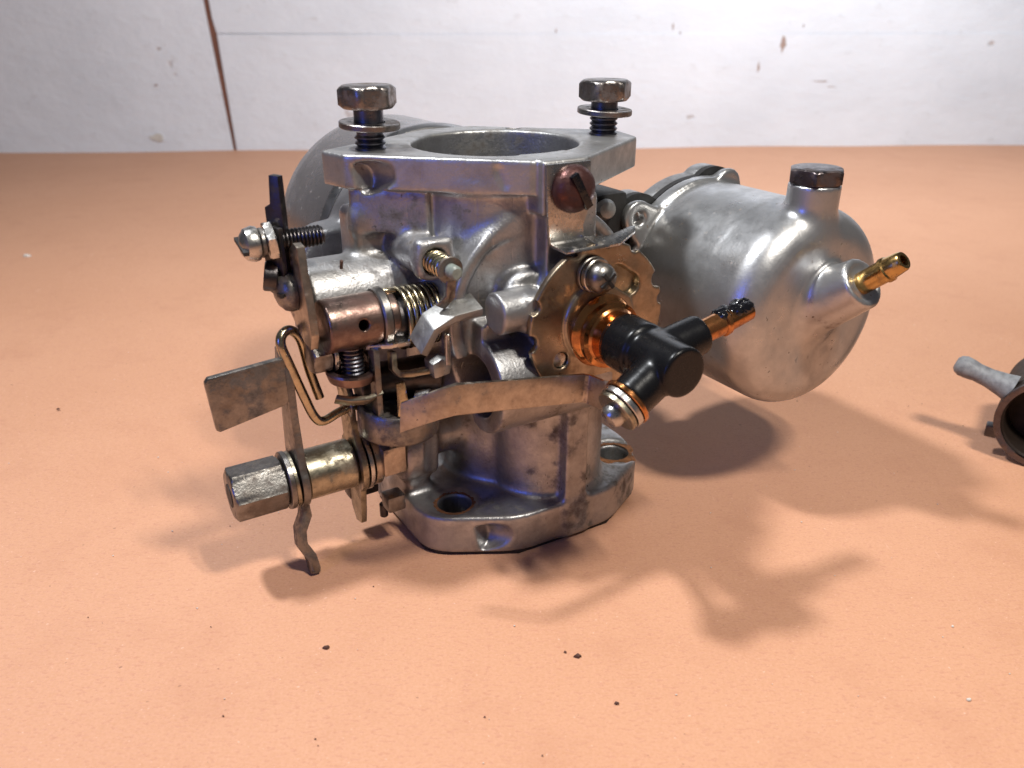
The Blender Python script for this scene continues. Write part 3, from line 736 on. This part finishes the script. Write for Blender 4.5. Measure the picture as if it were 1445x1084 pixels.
MB().plate([(SV - 3, 36), (SV + 5, 36), (SV + 7, 48), (SV + 4, 60), (SV - 2, 62), (SV - 5, 50)], -43.0, 1.6).build('inner_lever', 'dark', root)

# ---- fast idle lever plate on the left boss with its screw and upright arm
fp = MB().plate([(9.5, 93), (12.6, 92.6), (13.2, 87), (15.2, 80), (16.4, 72), (14.6, 68), (9.5, 68.5), (2, 72.5), (-6, 77.5), (-7.4, 82), (-4, 87), (4, 89.5)], -59.6, 2.0, 0.3).build('idle_lever', 'stripmetal', root)
MB().lathe([(0, 4.9), (1.0, 5.0), (2.4, 4.5), (3.6, 3.2), (4.3, 1.4), (4.4, .01)], (-59.7, 5.2, 80.3), (-1, 0, 0), 36).build('pan_screw', 'steel', fp)
MB().prism([(-63.9, 5.2 - 4.4, 79.6), (-63.9, 5.2 + 4.4, 80.2), (-63.9, 5.2 + 4.4, 81.2), (-63.9, 5.2 - 4.4, 80.6)], (0.9, 0, 0), 0.05).build('slot', 'gasket', fp)
up = MB().prism([(-61.6, 1.2, 82), (-58.6, 4.5, 82), (-58.6, 4.5, 107.6), (-60.2, 2.7, 107.8), (-60.6, 2.3, 101.2), (-61.6, 1.2, 100.4)], (-1.6, 1.4, 0), 0.25)
upo = up.build('upright_arm', 'dark', root)
MB().prism([(-63.0, 0.5, 80.6), (-60.5, 6.5, 79.6), (-60.5, 6.5, 96.0), (-63.0, 0.5, 96.5)], (-1.3, 0.5, 0), 0.3).build('arm_bracket', 'dark', upo)
MB().cyl((-65.3, 2.4, 84.2), (-62.2, 3.4, 83.6), 3.6, seg=28).build('arm_pivot', 'dark', upo)
ha = Vector((1, 0.02, 0.0))
s0 = Vector((-70.4, 4.0, 92.6))
ss = MB().lathe([(0, .01), (.3, 2.2), (1.4, 3.7), (3.2, 4.2), (4.2, 3.9), (4.3, .1)], s0, ha, 32).build('stop_screw', 'bright', root)
MB().prism([s0 + Vector((-.1, -4, 0.2)), s0 + Vector((-.1, 4, -1.6)), s0 + Vector((-.1, 4, -0.7)), s0 + Vector((-.1, -4, 1.1))], (1.3, 0, 0), 0.05).build('slot', 'gasket', ss)
MB().lathe([(0, .1), (0, 2.2)] + threads(.1, 15.6, 2.55, 0.9, .35) + [(15.8, 1.8), (15.8, .1)], s0 + ha * 4, ha, 24).build('screw_shank', 'dark', ss, 30)
MB().ring(s0 + ha * 4.6, ha, 3.5, 2.3, 1.2).build('collar', 'steel', ss)
MB().hexa(s0 + ha * 6.2, (1, 0.14, 0.12), 8.4, 2.2, 0.35, ref=(0, 0.2, 1)).build('lock_nut', 'bright', ss)

MB().cyl((-46.5, 3.0, 82), (-46.5, 4.4, 85.6), 0.45, seg=10, ch=.1).build('vent_pin', 'brownsteel', root)

# ---- float bowl
g5 = Grid((38, -14, 26), (118, 66, 104), 0.6)
bc = (78, 62.5)
q = g5.seg((bc[0], -4, bc[1]), (bc[0] + .8, 36, bc[1] + .6), 27.2, 28.2)
q = smax(q, -(g5.V + 6) + 0 * q, 0.5)
q = np.minimum(q, 1e3)
cylb = g5.cyl('v', (78.5, 61.8), 30.0, -4, 49.5, 9.2)
q = smin(g5.cyl('v', bc, 28.8, -4, 30, 0.4), cylb, 1.0)
q = smin(q, g5.cyl('v', bc, 30.4, -4, 0.5, 0.5), 1.2)
ears = [(R(143), 34.5), (R(72), 28.5), (R(-20), 34), (R(-110), 33)]
for a_, rr in ears:
    c0 = (bc[0] + rr * math.cos(a_), bc[1] + rr * math.sin(a_)); c1 = (bc[0] + 22 * math.cos(a_), bc[1] + 22 * math.sin(a_))
    q = smin(q, smax(g5.seg((c0[0], 0, c0[1]), (c1[0], 0, c1[1]), 5.4, 8.5), np.abs(g5.V + 1.6) - 2.6, 0.6), 1.0)
q = smin(q, g5.cyl('z', (77.4, 42), 7.1, 70, 98.4, 0.3), 3.0)
n0 = Vector((77.5, 38, 57)); n1 = Vector((80.0, 61.0, 74.6)); na = (n1 - n0).normalized()
q = smin(q, g5.seg(tuple(n0), tuple(n1), 9.5, 7.2, True), 3.5)
q = smax(q, -g5.seg(tuple(n1 - na * 0.7), tuple(n1 + na * 5), 5.4, 5.4, True), 0.5)
for a_, rr in ears[:1] + ears[2:]:
    q = smax(q, -g5.cyl('v', (bc[0] + rr * math.cos(a_), bc[1] + rr * math.sin(a_)), 2.1, -2.0, 10), 0.3)
fb = mesh_from('float_bowl', *g5.mesh(q.astype(np.float32)), 'bowl', root)
MB().hexa((77.4, 42, 98.2), (0, 0, 1), 13.6, 4.4, 0.7, ref=(0.9, 0.3, 0)).build('vent_plug', 'capsteel', fb)
MB().lathe([(-3, 3.1), (6.6, 3.1), (6.8, 3.5), (7.8, 3.5), (8.2, 3.1), (12.2, 2.7), (12.6, 2.4), (12.6, 1.5), (8, 1.5), (8, .01)], n1, na + Vector((0.02, 0, 0.10)), 32).build('fuel_nozzle', 'brass', fb)


def ear_outline(r, er, grow):
    pts = []
    for k in range(144):
        an = k / 144 * 2 * math.pi; rad = r
        for a_, rr in ears:
            # distance along this direction to the ear's circle or neck
            dx = (an - a_ + math.pi) % (2 * math.pi) - math.pi
            if abs(dx) < 0.30:
                w = math.cos(dx / 0.30 * math.pi / 2) ** 0.6
                rad = max(rad, r + (rr + er - r) * w)
        pts.append((bc[0] + rad * math.cos(an) + 0, bc[1] + rad * math.sin(an)))
    return pts


ol = ear_outline(30.2, 5.2, 0)
MB().prism([(p[0], -6.4, p[1]) for p in ol], (0, 2.2, 0), 0).build('bowl_gasket', 'gasket', root)
ld = MB().prism([(p[0], -11.6, p[1]) for p in ol], (0, 5.1, 0), 0.6).build('bowl_lid', 'cast', root)
for a_, rr in ears:
    MB().cyl((bc[0] + rr * math.cos(a_), -13.6, bc[1] + rr * math.sin(a_)), (bc[0] + rr * math.cos(a_), -10.4, bc[1] + rr * math.sin(a_)), 3.6, seg=24).build('lid_screw', 'dark', ld)
MB().lathe([(0, 22), (4, 21), (7, 17), (9, 9), (9.3, .01)], (bc[0], -10.5, bc[1]), (0, -1, 0), 56).build('lid_dome', 'cast', ld)
# rubber bush and arm that carry the bowl on the body
MB().box((36.5, -17, 70), (48, -2.0, 91.5), 2.0).build('mounting_bush', 'gasket', root)
MB().box((30, -24, 70), (43, -8, 84), 3).build('mounting_arm', 'cast', root)
MB().lathe([(0, .01), (.6, 2.4), (2.5, 3.2), (4.5, 2.6), (8, 2.4), (8, .01)], (37.5, 2, 87.5), (0.3, -1, -.1), 24).build('fuel_stub', 'greypaint', root)

# ================================================================== SECOND CARBURETTOR AT THE EDGE
r2 = bpy.data.objects.new('jet_housing', None); COL.objects.link(r2)
r2.location = (0.1883, 0.0243, 0.0); r2.rotation_euler = (0, 0, R(-33))
tag(r2, 'dark round housing lying on its side with a grey bulb tipped spout', 'carburettor part')
MB().lathe([(12, .1), (12, 12.6), (.6, 13.4), (0, 14.0), (0, 15.2), (1.2, 16), (5, 16), (6, 15), (34, 15), (37, 13), (38, .1)], (0, 10, 16.4), (0, -1, 0), 72).build('cup', 'darkbrown', r2)
MB().ring((0, 11.2, 16.4), (0, -1, 0), 16.3, 14.2, 1.0, 72).build('rim', 'capsteel', r2)
MB().box((-17.8, 5.5, 7.2), (-14.2, 10, 11.4), 0.5).build('ear', 'dark', r2)
spd = Vector((-1, -0.10, 0.26)).normalized()
MB().lathe([(0, 5.0), (3, 4.2), (8, 3.3), (12, 3.2), (14.5, 3.6), (17, 3.7), (18.6, 3.0), (19.4, 1.9), (19.5, .01)], (-13.0, 4, 24.0), spd, 32).build('spout', 'leadgrey', r2)

# ================================================================== FLAKES ON THE PAPER
fl_ = bmesh.new(); fl2 = bmesh.new()


def flake(bm_, x, y, s_):
    n = random.randint(4, 7); o = random.random() * 6
    A = []; B = []
    for k in range(n):
        r = s_ * random.uniform(.5, 1.1); an = o + k * 2 * math.pi / n
        A.append(bm_.verts.new((x + r * math.cos(an) * 1.4, y + r * math.sin(an), 0.00025)))
        B.append(bm_.verts.new((x + r * .7 * math.cos(an) * 1.4, y + r * .7 * math.sin(an), 0.0003 + s_ * random.uniform(.3, .6))))
    bm_.faces.new(A); bm_.faces.new(B)
    for k in range(n): bm_.faces.new([A[k], A[(k + 1) % n], B[(k + 1) % n], B[k]])


for x, y, s_ in ((0.0205, -0.0725, .0009), (-0.041, -0.0695, .0008), (0.028, -0.087, .0005), (0.186, 0.018, .0012), (-0.172, 0.060, .0006), (0.0175, -0.071, .0004)):
    flake(fl_, x, y, s_)
for x, y, s_ in ((-0.2985, 0.272, .0022), (0.116, -0.062, .0004), (0.108, -0.086, .0005)):
    flake(fl2, x, y, s_)
for k in range(170):
    x = random.uniform(-.22, .24); y = random.uniform(-.13, .16)
    if math.hypot(x, y) > 0.052: flake(random.choice((fl_, fl2, fl2)), x, y, random.uniform(.00008, .00026))
for bm_, mt, lb in ((fl_, 'chip', 'tiny dark rust flakes scattered on the paper'), (fl2, 'lightchip', 'tiny pale chips scattered on the paper')):
    bmesh.ops.recalc_face_normals(bm_, faces=bm_.faces[:])
    me = bpy.data.meshes.new('debris'); bm_.to_mesh(me); bm_.free()
    tag(new_obj('debris', me, mt), lb, 'debris', kind='stuff')
